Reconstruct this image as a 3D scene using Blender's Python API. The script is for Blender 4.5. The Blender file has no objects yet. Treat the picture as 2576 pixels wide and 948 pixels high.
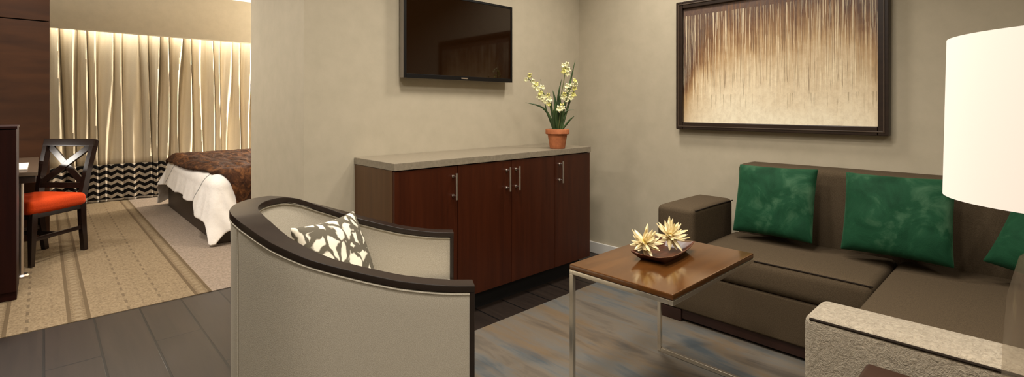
import bpy, bmesh, math, random
from mathutils import Vector, Matrix, noise as mnoise

random.seed(7)
PI = math.pi
scn = bpy.context.scene
COL = scn.collection

# ------------------------------------------------------------------ colour / material helpers
def lin(c):
    out = []
    for v in c:
        v = v / 255.0
        out.append(v / 12.92 if v <= 0.04045 else ((v + 0.055) / 1.055) ** 2.4)
    return (out[0], out[1], out[2], 1.0)

class NT:
    """small node-tree helper"""
    def __init__(self, name):
        self.m = bpy.data.materials.new(name)
        self.m.use_nodes = True
        self.t = self.m.node_tree
        self.bsdf = self.t.nodes['Principled BSDF']
        self.out = self.t.nodes['Material Output']
    def n(self, typ, **kw):
        nd = self.t.nodes.new(typ)
        for k, v in kw.items():
            if k.startswith('_'):
                setattr(nd, k[1:], v)
        return nd
    def l(self, a, b):
        self.t.links.new(a, b)
    def val(self, x):
        return x
    def math(self, op, a, b=None, c=None, clamp=False):
        nd = self.t.nodes.new('ShaderNodeMath'); nd.operation = op; nd.use_clamp = clamp
        for i, x in enumerate((a, b, c)):
            if x is None: continue
            if isinstance(x, (int, float)): nd.inputs[i].default_value = x
            else: self.l(x, nd.inputs[i])
        return nd.outputs[0]
    def coord(self):
        tc = self.t.nodes.new('ShaderNodeTexCoord')
        return tc.outputs['Object']
    def mapped(self, scale=(1, 1, 1), rot=(0, 0, 0), loc=(0, 0, 0)):
        mp = self.t.nodes.new('ShaderNodeMapping')
        mp.inputs['Scale'].default_value = scale
        mp.inputs['Rotation'].default_value = rot
        mp.inputs['Location'].default_value = loc
        self.l(self.coord(), mp.inputs['Vector'])
        return mp.outputs[0]
    def xyz(self, v=None):
        s = self.t.nodes.new('ShaderNodeSeparateXYZ')
        self.l(v if v is not None else self.coord(), s.inputs[0])
        return s.outputs
    def noise(self, vec, scale=5, detail=3, rough=0.5, dist=0.0):
        nd = self.t.nodes.new('ShaderNodeTexNoise')
        nd.inputs['Scale'].default_value = scale; nd.inputs['Detail'].default_value = detail
        nd.inputs['Roughness'].default_value = rough; nd.inputs['Distortion'].default_value = dist
        self.l(vec, nd.inputs['Vector'])
        return nd.outputs['Fac']
    def ramp(self, fac, stops, interp='LINEAR'):
        nd = self.t.nodes.new('ShaderNodeValToRGB')
        cr = nd.color_ramp; cr.interpolation = interp
        while len(cr.elements) < len(stops): cr.elements.new(0.5)
        for e, (p, c) in zip(cr.elements, stops):
            e.position = p; e.color = c if len(c) == 4 else (*c, 1)
        self.l(fac, nd.inputs[0])
        return nd.outputs[0]
    def mix(self, fac, a, b, mode='MIX'):
        nd = self.t.nodes.new('ShaderNodeMix'); nd.data_type = 'RGBA'; nd.blend_type = mode
        for sock, x in ((nd.inputs[0], fac), (nd.inputs[6], a), (nd.inputs[7], b)):
            if isinstance(x, (int, float)): sock.default_value = x
            elif isinstance(x, tuple): sock.default_value = x
            else: self.l(x, sock)
        return nd.outputs[2]
    def color(self, c):
        if isinstance(c, tuple): self.bsdf.inputs['Base Color'].default_value = c
        else: self.l(c, self.bsdf.inputs['Base Color'])
        return self
    def bump(self, h, strength=0.3, dist=0.01):
        nd = self.t.nodes.new('ShaderNodeBump')
        nd.inputs['Strength'].default_value = strength; nd.inputs['Distance'].default_value = dist
        self.l(h, nd.inputs['Height']); self.l(nd.outputs[0], self.bsdf.inputs['Normal'])
        return self
    def set(self, **kw):
        for k, v in kw.items():
            self.bsdf.inputs[k.replace('_', ' ')].default_value = v
        return self

def m_plain(name, rgb, rough=0.5, metal=0.0, spec=0.5, **kw):
    n = NT(name); n.color(lin(rgb)).set(Roughness=rough, Metallic=metal, **kw)
    n.bsdf.inputs['Specular IOR Level'].default_value = spec
    return n.m

def m_fabric(name, rgb, rgb2=None, scale=350, bump=0.25, rough=0.9, sheen=0.0, blot=0.0, weave=True, dist=0.002):
    n = NT(name)
    v = n.coord()
    a = n.noise(v, scale, 2, 0.6)
    rgb2 = rgb2 or tuple(int(c * 0.82) for c in rgb)
    c = n.ramp(a, [(0.3, lin(rgb2)), (0.7, lin(rgb))])
    if blot:
        b = n.noise(v, 6, 4, 0.6)
        c = n.mix(n.math('MULTIPLY', b, blot), c, lin(rgb2))
    n.color(c).set(Roughness=rough)
    n.bsdf.inputs['Specular IOR Level'].default_value = 0.15
    if sheen:
        n.bsdf.inputs['Sheen Weight'].default_value = sheen
    n.bump(a, bump, dist)
    return n.m

def m_wood(name, dark, light, axis=2, scale=1.0, rough=0.35, grain=28, coat=0.0, spec=0.5):
    n = NT(name)
    sc = [grain * scale] * 3; sc[axis] = 1.6 * scale
    v = n.mapped(scale=tuple(sc))
    a = n.noise(v, 1.0, 5, 0.6, 0.6)
    c = n.ramp(a, [(0.25, lin(dark)), (0.75, lin(light))])
    n.color(c).set(Roughness=rough)
    n.bsdf.inputs['Specular IOR Level'].default_value = spec
    if coat: n.bsdf.inputs['Coat Weight'].default_value = coat; n.bsdf.inputs['Coat Roughness'].default_value = 0.12
    return n.m

# ------------------------------------------------------------------ mesh helpers
class MB:
    def __init__(self): self.bm = bmesh.new()
    def face(self, vs):
        try: return self.bm.faces.new(vs)
        except ValueError: return None
    def box(self, x0, x1, y0, y1, z0, z1, bev=0.0, seg=2, M=None):
        bm2 = bmesh.new()
        bmesh.ops.create_cube(bm2, size=1.0)
        for v in bm2.verts:
            v.co = Vector(((x0 + x1) / 2 + v.co.x * (x1 - x0), (y0 + y1) / 2 + v.co.y * (y1 - y0), (z0 + z1) / 2 + v.co.z * (z1 - z0)))
        if bev > 0:
            bmesh.ops.bevel(bm2, geom=bm2.edges[:], offset=bev, segments=seg, profile=0.5, affect='EDGES')
        return self.take(bm2, M)
    def take(self, bm2, M=None):
        mp = {}
        for v in bm2.verts:
            mp[v] = self.bm.verts.new(M @ v.co if M else v.co)
        for f in bm2.faces:
            nf = self.face([mp[v] for v in f.verts])
        bm2.free(); return self
    def soft(self, x0, x1, y0, y1, z0, z1, r=0.03, crown=(0, 0, 0), nr=4, nm=7, M=None, wob=0.0, seed=0.0):
        """rounded, crowned box for upholstery"""
        h = [(x1 - x0) / 2, (y1 - y0) / 2, (z1 - z0) / 2]
        c = Vector(((x0 + x1) / 2, (y0 + y1) / 2, (z0 + z1) / 2))
        r = min(r, min(h) * 0.98)
        def axis(hh):
            a = [-hh + r * (1 - math.cos(i / nr * PI / 2)) for i in range(nr)]
            core = hh - r
            b = [-core + 2 * core * i / nm for i in range(nm + 1)]
            return a + b + [-t for t in reversed(a)]
        G = [axis(hh) for hh in h]
        cache = {}
        bm = self.bm
        def vert(p):
            key = tuple(round(t, 6) for t in p)
            if key in cache: return cache[key]
            q = Vector(p)
            core = Vector([max(-(h[i] - r), min(h[i] - r, q[i])) for i in range(3)])
            d = q - core
            if d.length > 1e-9: q = core + d.normalized() * r
            u = [q[i] / h[i] for i in range(3)]
            f = [max(0.0, 1 - t * t) for t in u]
            off = Vector((crown[0] * u[0] * f[1] * f[2], crown[1] * u[1] * f[0] * f[2], crown[2] * u[2] * f[0] * f[1]))
            q = q + off
            if wob:
                nn = mnoise.noise_vector(Vector((q.x * 5 + seed, q.y * 5, q.z * 5 + seed)))
                q = q + nn * wob
            q = q + c
            v = bm.verts.new(M @ q if M else q); cache[key] = v; return v
        for ax in range(3):
            a1, a2 = (ax + 1) % 3, (ax + 2) % 3
            for sgn in (-1, 1):
                for i in range(len(G[a1]) - 1):
                    for j in range(len(G[a2]) - 1):
                        qs = []
                        for di, dj in ((0, 0), (1, 0), (1, 1), (0, 1)):
                            p = [0, 0, 0]; p[ax] = sgn * h[ax]; p[a1] = G[a1][i + di]; p[a2] = G[a2][j + dj]
                            qs.append(vert(p))
                        if sgn < 0: qs.reverse()
                        if len(set(qs)) >= 3: self.face(list(dict.fromkeys(qs)))
        return self
    def tube(self, pts, rad, seg=10, closed=False, cap=True):
        pts = [Vector(p) for p in pts]; n = len(pts)
        rads = rad if isinstance(rad, (list, tuple)) else [rad] * n
        rings = []; up = None
        for i, p in enumerate(pts):
            if closed: t = pts[(i + 1) % n] - pts[i - 1]
            else: t = pts[min(i + 1, n - 1)] - pts[max(i - 1, 0)]
            t.normalize()
            if up is None:
                up = Vector((0, 0, 1)) if abs(t.z) < 0.9 else Vector((1, 0, 0))
            a = (up - t * up.dot(t)).normalized(); b = t.cross(a); up = a
            rings.append([self.bm.verts.new(p + (a * math.cos(k / seg * 2 * PI) + b * math.sin(k / seg * 2 * PI)) * rads[i]) for k in range(seg)])
        m = n if closed else n - 1
        for i in range(m):
            A, B = rings[i], rings[(i + 1) % n]
            for k in range(seg): self.face([A[k], A[(k + 1) % seg], B[(k + 1) % seg], B[k]])
        if cap and not closed:
            self.face(list(reversed(rings[0]))); self.face(rings[-1])
        return self
    def lathe(self, prof, cx=0, cy=0, seg=40, cap0=False, cap1=False, M=None):
        rings = []
        for r, z in prof:
            ring = []
            for k in range(seg):
                a = k / seg * 2 * PI
                co = Vector((cx + r * math.cos(a), cy + r * math.sin(a), z))
                ring.append(self.bm.verts.new(M @ co if M else co))
            rings.append(ring)
        for A, B in zip(rings, rings[1:]):
            for k in range(seg): self.face([A[k], A[(k + 1) % seg], B[(k + 1) % seg], B[k]])
        if cap0: self.face(list(reversed(rings[0])))
        if cap1: self.face(rings[-1])
        return self
    def grid(self, f, nu, nv, closed_u=False):
        V = [[self.bm.verts.new(f(i / nu, j / nv)) for j in range(nv + 1)] for i in range(nu + (0 if closed_u else 1))]
        for i in range(nu):
            A = V[i]; B = V[(i + 1) % len(V)]
            for j in range(nv): self.face([A[j], B[j], B[j + 1], A[j + 1]])
        return V
    def beam(self, a, b, w, h, up=(0, 0, 1), bev=0.0, w2=None, h2=None):
        """rectangular bar from a to b; w across, h along 'up'"""
        a, b = Vector(a), Vector(b); t = (b - a).normalized(); up = Vector(up)
        s = t.cross(up).normalized(); u = s.cross(t).normalized()
        bm2 = bmesh.new(); w2 = w2 or w; h2 = h2 or h
        ra = [bm2.verts.new(a + s * (x * w / 2) + u * (y * h / 2)) for x, y in ((-1, -1), (1, -1), (1, 1), (-1, 1))]
        rb = [bm2.verts.new(b + s * (x * w2 / 2) + u * (y * h2 / 2)) for x, y in ((-1, -1), (1, -1), (1, 1), (-1, 1))]
        bm2.faces.new(list(reversed(ra))); bm2.faces.new(rb)
        for k in range(4): bm2.faces.new([ra[k], ra[(k + 1) % 4], rb[(k + 1) % 4], rb[k]])
        if bev: bmesh.ops.bevel(bm2, geom=bm2.edges[:], offset=bev, segments=2, profile=0.5, affect='EDGES')
        return self.take(bm2)
    def prism(self, poly, z0, z1, bev=0.0):
        bm2 = bmesh.new()
        a = [bm2.verts.new((x, y, z0)) for x, y in poly]; b = [bm2.verts.new((x, y, z1)) for x, y in poly]
        n = len(poly)
        bm2.faces.new(list(reversed(a))); bm2.faces.new(b)
        for k in range(n): bm2.faces.new([a[k], a[(k + 1) % n], b[(k + 1) % n], b[k]])
        if bev: bmesh.ops.bevel(bm2, geom=bm2.edges[:], offset=bev, segments=2, profile=0.5, affect='EDGES')
        return self.take(bm2)

def world_of(o):
    M = Matrix.LocRotScale(o.location, o.rotation_euler, None)
    return world_of(o.parent) @ M if o.parent else M

def build(name, mb, mat, parent=None, smooth=True, local=False, angle=40, label=None):
    """link the collected geometry as one mesh object (world coordinates unless local)"""
    bm = mb.bm
    if parent is not None and not local:
        bm.transform(world_of(parent).inverted())
    bmesh.ops.recalc_face_normals(bm, faces=bm.faces[:])
    me = bpy.data.meshes.new(name); bm.to_mesh(me); bm.free()
    o = bpy.data.objects.new(name, me); COL.objects.link(o)
    if mat: me.materials.append(mat)
    if parent is not None: o.parent = parent
    if smooth:
        for p in me.polygons: p.use_smooth = True
        try: me.set_sharp_from_angle(angle=math.radians(angle))
        except Exception: pass
    if smooth and len(me.polygons) < 2500:
        wn = o.modifiers.new('normals', 'WEIGHTED_NORMAL'); wn.keep_sharp = True; wn.weight = 90
    if label: o['label'] = label
    return o

def tag(o, label, cat, group=None):
    o['label'] = label; o['category'] = cat
    if group: o['group'] = group
    return o

def thing(name, label, cat, loc=(0, 0, 0), rotz=0.0, group=None):
    o = bpy.data.objects.new(name, None); COL.objects.link(o)
    o.location = loc; o.rotation_euler = (0, 0, rotz); o.empty_display_size = 0.1
    return tag(o, label, cat, group)

def struct(name, mb, mat, parent=None, smooth=False):
    o = build(name, mb, mat, parent, smooth=smooth)
    o['kind'] = 'structure'
    return o

# ------------------------------------------------------------------ materials
def mat_wall():
    n = NT('painted_wall'); v = n.coord()
    a = n.noise(v, 9, 5, 0.65); b = n.noise(v, 160, 2, 0.5)
    n.color(n.ramp(a, [(0.3, lin((172, 162, 140))), (0.7, lin((180, 169, 147)))])).set(Roughness=0.75)
    n.bsdf.inputs['Specular IOR Level'].default_value = 0.25
    n.bump(b, 0.06, 0.002); return n.m

def mat_floor():
    n = NT('plank_floor')
    mp = n.mapped(rot=(0, 0, PI / 2), loc=(2.64, 0.0, 0))
    br = n.n('ShaderNodeTexBrick')
    br.offset = 0.37; br.squash = 1.0
    br.inputs['Scale'].default_value = 1.0; br.inputs['Mortar Size'].default_value = 0.005
    br.inputs['Brick Width'].default_value = 1.25; br.inputs['Row Height'].default_value = 0.208
    br.inputs['Color1'].default_value = (0.2, 0.2, 0.2, 1); br.inputs['Color2'].default_value = (0.8, 0.8, 0.8, 1)
    n.l(mp, br.inputs['Vector'])
    g = n.noise(n.mapped(scale=(30, 2.0, 30)), 1.0, 5, 0.6, 0.4)
    base = n.ramp(g, [(0.25, lin((28, 21, 17))), (0.75, lin((46, 36, 29)))])
    tone = n.mix(n.math('MULTIPLY', br.outputs['Color'], 0.3), base, lin((20, 14, 11)))
    c = n.mix(br.outputs['Fac'], tone, lin((8, 6, 5)))
    n.color(c).set(Roughness=0.40)
    n.bsdf.inputs['Specular IOR Level'].default_value = 0.5
    n.bump(n.math('SUBTRACT', n.math('MULTIPLY', g, 0.15), br.outputs['Fac']), 0.5, 0.004)
    return n.m

def mat_carpet():
    n = NT('woven_carpet'); v = n.coord(); X, Y, Z = n.xyz(v)
    wv = n.noise(n.mapped(scale=(90, 60, 90)), 1.0, 3, 0.6)
    ft = n.noise(v, 260, 2, 0.6)
    big = n.noise(n.mapped(scale=(3, 9, 3)), 1.0, 3, 0.5)
    base = n.ramp(wv, [(0.3, lin((104, 89, 69))), (0.7, lin((140, 123, 98)))])
    base = n.mix(n.math('MULTIPLY', big, 0.35), base, lin((118, 101, 78)))
    pink = n.ramp(wv, [(0.3, lin((118, 105, 92))), (0.7, lin((148, 133, 118)))])
    right = n.math('GREATER_THAN', X, 0.80)
    col = n.mix(right, base, pink)
    dark = lin((78, 64, 46))
    def band(x0, w, soft=0.006):
        d = n.math('ABSOLUTE', n.math('SUBTRACT', X, x0))
        return n.math('LESS_THAN', d, w / 2)
    # wide bands, each with darker edges and a row of small diamonds
    for xc, w in ((0.147, 0.10), (0.75, 0.095), (-0.19, 0.09), (-0.75, 0.1), (1.9, .1)):
        edge = n.math('MAXIMUM', band(xc - w / 2 + 0.008, 0.018), band(xc + w / 2 - 0.008, 0.018))
        dots = n.math('MULTIPLY', n.math('GREATER_THAN', n.math('SINE', n.math('MULTIPLY', Y, 2 * PI / 0.07)), 0.1), band(xc, 0.03))
        dots2 = n.math('MULTIPLY', n.math('GREATER_THAN', n.math('SINE', n.math('MULTIPLY', Y, 2 * PI / 0.035)), 0.0), n.math('MAXIMUM', band(xc - 0.028, 0.012), band(xc + 0.028, 0.012)))
        body = band(xc, w)
        k = n.math('ADD', n.math('MULTIPLY', edge, 0.65), n.math('MULTIPLY', body, 0.22))
        k = n.math('ADD', k, n.math('MULTIPLY', n.math('ADD', dots2, dots), 0.3), clamp=True)
        k = n.math('MULTIPLY', k, n.math('ADD', 0.45, n.math('MULTIPLY', wv, 0.8)), clamp=True)
        col = n.mix(k, col, dark)
        col = n.mix(n.math('MULTIPLY', dots, 0.16), col, lin((196, 178, 148)))
    for xd, w, a in ((0.37, 0.013, 0.6), (0.535, 0.013, 0.6), (-0.068, 0.014, 0.7), (0.445, 0.010, 0.28), (0.256, 0.010, 0.22), (0.034, 0.010, 0.22)):
        on = n.math('GREATER_THAN', n.math('SINE', n.math('MULTIPLY', n.math('ADD', Y, xd), 2 * PI / 0.14)), 0.05)
        k = n.math('MULTIPLY', n.math('MULTIPLY', on, band(xd, w)), a)
        col = n.mix(k, col, lin((84, 72, 56)))
    n.color(col).set(Roughness=0.95)
    n.bsdf.inputs['Specular IOR Level'].default_value = 0.1
    n.bump(n.math('ADD', wv, ft), 0.35, 0.004); return n.m

def mat_rug():
    n = NT('streaked_rug'); v = n.coord()
    a = n.noise(n.mapped(scale=(7.5, 1.5, 1), rot=(0, 0, 0.12)), 1.0, 4, 0.6, 0.5)
    b = n.noise(n.mapped(scale=(5.0, 1.3, 1), rot=(0, 0, 0.10), loc=(3, 7, 0)), 1.0, 4, 0.6, 0.6)
    f = n.noise(n.mapped(scale=(260, 90, 1)), 1.0, 2, 0.6)
    c = n.ramp(a, [(0.32, lin((72, 79, 83))), (0.45, lin((96, 94, 89))), (0.56, lin((104, 94, 81))), (0.70, lin((76, 70, 63)))])
    c = n.mix(n.ramp(b, [(0.52, (0, 0, 0, 1)), (0.68, (0.75, 0.75, 0.75, 1))]), c, lin((108, 88, 63)))
    c = n.mix(n.math('MULTIPLY', f, 0.3), c, lin((84, 80, 74)))
    n.color(c).set(Roughness=0.95); n.bsdf.inputs['Specular IOR Level'].default_value = 0.1
    n.bump(f, 0.3, 0.003); return n.m

def mat_art():
    n = NT('drip_painting'); X, Y, Z = n.xyz()
    # local frame: Y along the wall (0..1.12), Z up (0..0.8)
    big = n.noise(n.mapped(scale=(3, 3.2, 3.2)), 1.0, 4, 0.6, 0.4)
    st = n.noise(n.mapped(scale=(1, 85, 1.1)), 1.0, 4, 0.65)
    st2 = n.noise(n.mapped(scale=(1, 180, 2.2), loc=(0, 4, 2)), 1.0, 3, 0.6)
    fine = n.noise(n.mapped(scale=(40, 40, 30)), 1.0, 4, 0.7)
    z = n.math('DIVIDE', Z, 0.80)
    y = n.math('DIVIDE', Y, 1.115)
    edge = n.math('POWER', n.math('ABSOLUTE', n.math('SUBTRACT', n.math('MULTIPLY', y, 2.0), 1.0)), 5.0)
    t = n.math('ADD', z, n.math('MULTIPLY', n.math('SUBTRACT', big, 0.5), 0.45))
    t = n.math('ADD', t, n.math('MULTIPLY', n.math('SUBTRACT', st, 0.5), n.math('MULTIPLY', z, 0.75)))
    t = n.math('SUBTRACT', n.math('ADD', t, n.math('MULTIPLY', edge, 0.35)), 0.03)
    col = n.ramp(t, [(0.0, lin((246, 236, 208))), (0.25, lin((234, 218, 186))), (0.48, lin((214, 192, 156))), (0.66, lin((182, 150, 108))),
                     (0.80, lin((132, 96, 62))), (0.91, lin((98, 66, 46))), (1.0, lin((84, 64, 56)))])
    # pale and dark hanging threads
    mid = n.math('MULTIPLY', n.math('GREATER_THAN', z, n.math('ADD', -0.02, n.math('MULTIPLY', st, 0.75))), n.math('LESS_THAN', z, 0.99))
    pale = n.math('MULTIPLY', n.math('GREATER_THAN', st2, 0.57), mid)
    dk = n.math('MULTIPLY', n.math('LESS_THAN', st2, 0.42), mid)
    col = n.mix(n.math('MULTIPLY', pale, 0.6), col, lin((246, 230, 194)))
    col = n.mix(n.math('MULTIPLY', dk, 0.6), col, lin((104, 80, 56)))
    low = n.math('MULTIPLY', n.math('GREATER_THAN', st, 0.60), n.math('MULTIPLY', n.math('LESS_THAN', z, 0.3), n.math('GREATER_THAN', z, n.math('MULTIPLY', st2, 0.42))))
    col = n.mix(n.math('MULTIPLY', low, 0.5), col, lin((128, 112, 84)))
    col = n.mix(n.math('MULTIPLY', n.math('SUBTRACT', fine, 0.4, clamp=True), 0.8), col, lin((150, 118, 80)))
    n.color(col).set(Roughness=0.45)
    n.bump(n.math('ADD', st2, fine), 0.25, 0.004); return n.m

def mat_band():
    n = NT('wave_band_fabric'); X, Y, Z = n.xyz()
    tri = n.math('PINGPONG', n.math('ADD', X, 5.0), 0.058)
    w = n.noise(n.mapped(scale=(9, 1, 6)), 1.0, 2, 0.5)
    ph = n.math('ADD', n.math('ADD', Z, n.math('MULTIPLY', tri, 0.62)), n.math('MULTIPLY', w, 0.02))
    s = n.math('SINE', n.math('MULTIPLY', ph, 2 * PI / 0.083))
    c = n.ramp(n.math('ADD', n.math('MULTIPLY', s, 0.5), 0.5), [(0.52, lin((20, 17, 16))), (0.62, lin((168, 156, 138)))])
    hem = n.math('LESS_THAN', Z, 0.035)
    c = n.mix(hem, c, lin((205, 198, 186)))
    n.color(c).set(Roughness=0.9); n.bsdf.inputs['Specular IOR Level'].default_value = 0.15
    return n.m

def mat_ikat():
    n = NT('ikat_pillow_fabric'); v = n.coord()
    d = n.t.nodes.new('ShaderNodeTexNoise'); d.inputs['Scale'].default_value = 13
    n.l(v, d.inputs['Vector'])
    vm = n.t.nodes.new('ShaderNodeVectorMath'); vm.operation = 'MULTIPLY_ADD'
    n.l(d.outputs['Color'], vm.inputs[0]); vm.inputs[1].default_value = (0.085, 0.085, 0.085)
    mp = n.mapped(scale=(1, 1, 0.62)); n.l(mp, vm.inputs[2])
    vo = n.t.nodes.new('ShaderNodeTexVoronoi'); vo.inputs['Scale'].default_value = 19; vo.feature = 'DISTANCE_TO_EDGE'
    n.l(vm.outputs[0], vo.inputs['Vector'])
    th = n.math('MULTIPLY', n.noise(v, 16, 2, 0.5), 0.40)
    dd = n.math('SUBTRACT', vo.outputs['Distance'], n.math('SUBTRACT', th, 0.06))
    k = n.ramp(n.math('ADD', n.math('MULTIPLY', dd, 2.0), 0.5), [(0.42, lin((92, 86, 73))), (0.58, lin((222, 214, 194)))])
    n.color(k).set(Roughness=0.9); n.bsdf.inputs['Specular IOR Level'].default_value = 0.15
    n.bump(n.noise(v, 300, 2), 0.15, 0.002)
    return n.m

def mat_velvet(name, a, b, c):
    n = NT(name); v = n.coord()
    f = n.noise(v, 7, 5, 0.62, 0.7); g = n.noise(v, 420, 2, 0.5)
    col = n.ramp(f, [(0.30, lin(a)), (0.52, lin(b)), (0.70, lin(c))])  # palest stop paints sheen spots into the velvet colour
    n.color(col).set(Roughness=0.75)
    n.bsdf.inputs['Sheen Weight'].default_value = 0.35; n.bsdf.inputs['Sheen Roughness'].default_value = 0.4
    n.bsdf.inputs['Sheen Tint'].default_value = lin((120, 165, 130))
    n.bsdf.inputs['Specular IOR Level'].default_value = 0.15
    n.bump(n.math('ADD', n.math('MULTIPLY', f, 3), g), 0.25, 0.004); return n.m

def mat_fur():
    n = NT('brown_fur'); v = n.coord()
    rip = n.noise(n.mapped(scale=(16, 5, 12)), 1.0, 4, 0.6, 1.2)
    h = n.noise(n.mapped(scale=(240, 120, 160)), 1.0, 3, 0.7)
    c = n.ramp(rip, [(0.34, lin((26, 13, 6))), (0.5, lin((66, 38, 18))), (0.68, lin((124, 80, 44)))])
    c = n.mix(n.math('MULTIPLY', h, 0.6), c, lin((60, 34, 16)))
    n.color(c).set(Roughness=0.85); n.bsdf.inputs['Specular IOR Level'].default_value = 0.2
    n.bump(n.math('ADD', rip, n.math('MULTIPLY', h, 0.5)), 0.6, 0.02); return n.m

def mat_sheet():
    n = NT('white_sheet'); X, Y, Z = n.xyz(); v = n.coord()
    yy = n.math('ADD', Y, n.math('MULTIPLY', Z, 1.15))
    def line(y0):
        return n.math('LESS_THAN', n.math('ABSOLUTE', n.math('SUBTRACT', yy, y0)), 0.016)
    k = n.math('MAXIMUM', line(5.87), line(7.33))
    k = n.math('MULTIPLY', k, n.math('LESS_THAN', X, 1.2))
    c = n.mix(n.math('MULTIPLY', k, 0.8), lin((236, 230, 222)), lin((120, 120, 116)))
    n.color(c).set(Roughness=0.9); n.bsdf.inputs['Specular IOR Level'].default_value = 0.15
    n.bump(n.noise(v, 12, 4, 0.6), 0.25, 0.02); return n.m

W = mat_wall()
CEIL = m_plain('ceiling_white', (226, 220, 208), 0.9, spec=0.1)
FLOOR = mat_floor(); CARPET = mat_carpet(); RUG = mat_rug()
WHITE_TRIM = m_plain('white_trim', (206, 202, 194), 0.45)
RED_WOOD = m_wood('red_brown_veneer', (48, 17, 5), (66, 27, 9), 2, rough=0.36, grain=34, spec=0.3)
RED_SIDE_LIT = m_wood('side_veneer_lit', (70, 44, 20), (88, 58, 30), 2, rough=0.4, grain=30)  # grazing light on the left side painted in as lighter veneer
PANEL_WOOD = m_wood('panel_veneer', (40, 21, 8), (66, 38, 17), 0, rough=0.6, grain=9, spec=0.2)
DARK_WOOD = m_wood('espresso_wood', (36, 22, 16), (50, 32, 23), 0, rough=0.28, grain=30)
CAB_WOOD = m_wood('cabinet_dark_wood', (28, 8, 5), (40, 13, 7), 2, rough=0.5, grain=30, spec=0.12)
RIM_WOOD = m_wood('rim_wood', (26, 17, 12), (38, 27, 20), 0, rough=0.34, grain=20)
TABLE_WOOD = m_wood('table_walnut', (70, 40, 15), (94, 58, 25), 0, scale=1.2, rough=0.13, grain=18, coat=0.5)
SIDE_TABLE_WOOD = m_wood('mahogany', (40, 24, 16), (54, 33, 22), 1, rough=0.4, grain=22, spec=0.3)
TRAY_WOOD = m_wood('tray_wood', (58, 28, 14), (88, 46, 24), 0, rough=0.35, grain=30)
PLINTH = m_wood('plinth_wood', (40, 22, 16), (54, 30, 22), 1, rough=0.45, grain=30)
DARK = m_plain('black_gap', (14, 11, 10), 0.7)
COUNTER = m_fabric('grey_counter', (136, 125, 107), (120, 110, 93), 60, 0.0, 0.3)
COUNTER.node_tree.nodes['Principled BSDF'].inputs['Specular IOR Level'].default_value = 0.5
STEEL = m_plain('brushed_steel', (205, 196, 188), 0.32, 1.0)
CHROME = m_plain('polished_steel', (240, 232, 216), 0.20, 0.9)
TV_BODY = m_plain('tv_black_plastic', (14, 11, 9), 0.5, spec=0.2)
TV_SCREEN = m_plain('tv_screen_glass', (26, 12, 3), 0.05)
TV_SIDE = m_plain('tv_silver_edge', (140, 132, 122), 0.4, 0.6)
FRAME_WOOD = m_wood('frame_wood', (30, 19, 12), (46, 31, 21), 1, rough=0.35, grain=30)
BEAD = m_plain('frame_bead', (128, 112, 88), 0.4)
ART = mat_art()
TUB_FABRIC = m_fabric('oatmeal_fabric', (188, 180, 163), (165, 156, 139), 420, 0.3)
IKAT = mat_ikat()
SOFA_FABRIC = m_fabric('taupe_fabric', (84, 71, 54), (66, 55, 40), 300, 0.35)
SEAM = m_plain('dark_seam', (36, 29, 23), 0.9, spec=0.1)
VELVET = mat_velvet('green_velvet', (8, 48, 27), (22, 66, 41), (62, 97, 70))
def mat_lamplit_boucle():  # sofa fabric for the end arm, lamplight painted in as paler colour
    n = NT('lamplit_nubby_fabric'); v = n.coord()
    a = n.noise(v, 85, 3, 0.65, 1.2); b = n.noise(v, 380, 2, 0.6)
    n.color(n.ramp(a, [(0.30, lin((130, 120, 104))), (0.66, lin((158, 148, 130)))])).set(Roughness=0.95)
    n.bsdf.inputs['Specular IOR Level'].default_value = 0.15
    n.bump(n.math('ADD', a, n.math('MULTIPLY', b, 0.3)), 0.7, 0.007); return n.m
LAMPLIT_BOUCLE = mat_lamplit_boucle()
CURTAIN = m_fabric('cream_drape', (206, 194, 170), (194, 181, 156), 300, 0.1)
BAND = mat_band()
SHEET = mat_sheet(); FUR = mat_fur()
MATTRESS = m_plain('mattress_white', (220, 214, 204), 0.9, spec=0.1)
BED_BASE = m_wood('bed_base', (48, 36, 26), (62, 47, 34), 1, rough=0.5, grain=20)
CHAIR_WOOD = m_wood('black_lacquer', (26, 16, 12), (36, 23, 17), 2, rough=0.18, grain=30)
ORANGE = m_fabric('orange_fabric', (186, 62, 10), (160, 46, 6), 200, 0.2)
DESK_TOP = m_plain('desk_top_gloss', (92, 78, 64), 0.18)
TERRA = NT('terracotta')
TERRA.color(TERRA.ramp(TERRA.noise(TERRA.coord(), 30, 4, 0.6), [(0.3, lin((150, 84, 46))), (0.7, lin((182, 110, 66)))])).set(Roughness=0.8)
TERRA = TERRA.m
SOIL = m_fabric('soil', (52, 40, 30), (34, 26, 20), 90, 0.8)
LEAF = NT('strap_leaf')
LEAF.color(LEAF.ramp(LEAF.noise(LEAF.mapped(scale=(30, 30, 4)), 1.0, 3), [(0.3, lin((40, 58, 30))), (0.7, lin((70, 92, 50)))])).set(Roughness=0.4)
LEAF = LEAF.m
STEM = m_plain('flower_stem', (96, 104, 56), 0.5)
PETAL = m_plain('petal_cream', (226, 222, 176), 0.7, spec=0.2)
PETAL_Y = m_plain('petal_yellow', (206, 200, 120), 0.7, spec=0.2)
STARP = NT('gilded_petal')
STARP.color(STARP.ramp(STARP.noise(STARP.coord(), 60, 3), [(0.3, lin((200, 176, 112))), (0.65, lin((240, 226, 184)))])).set(Roughness=0.38, Metallic=0.15)
STARP = STARP.m
STAR_C = m_plain('star_centre', (176, 146, 60), 0.4, 0.3)
SLAB_WHITE = m_plain('slab_white', (222, 216, 206), 0.8, spec=0.1)

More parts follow.
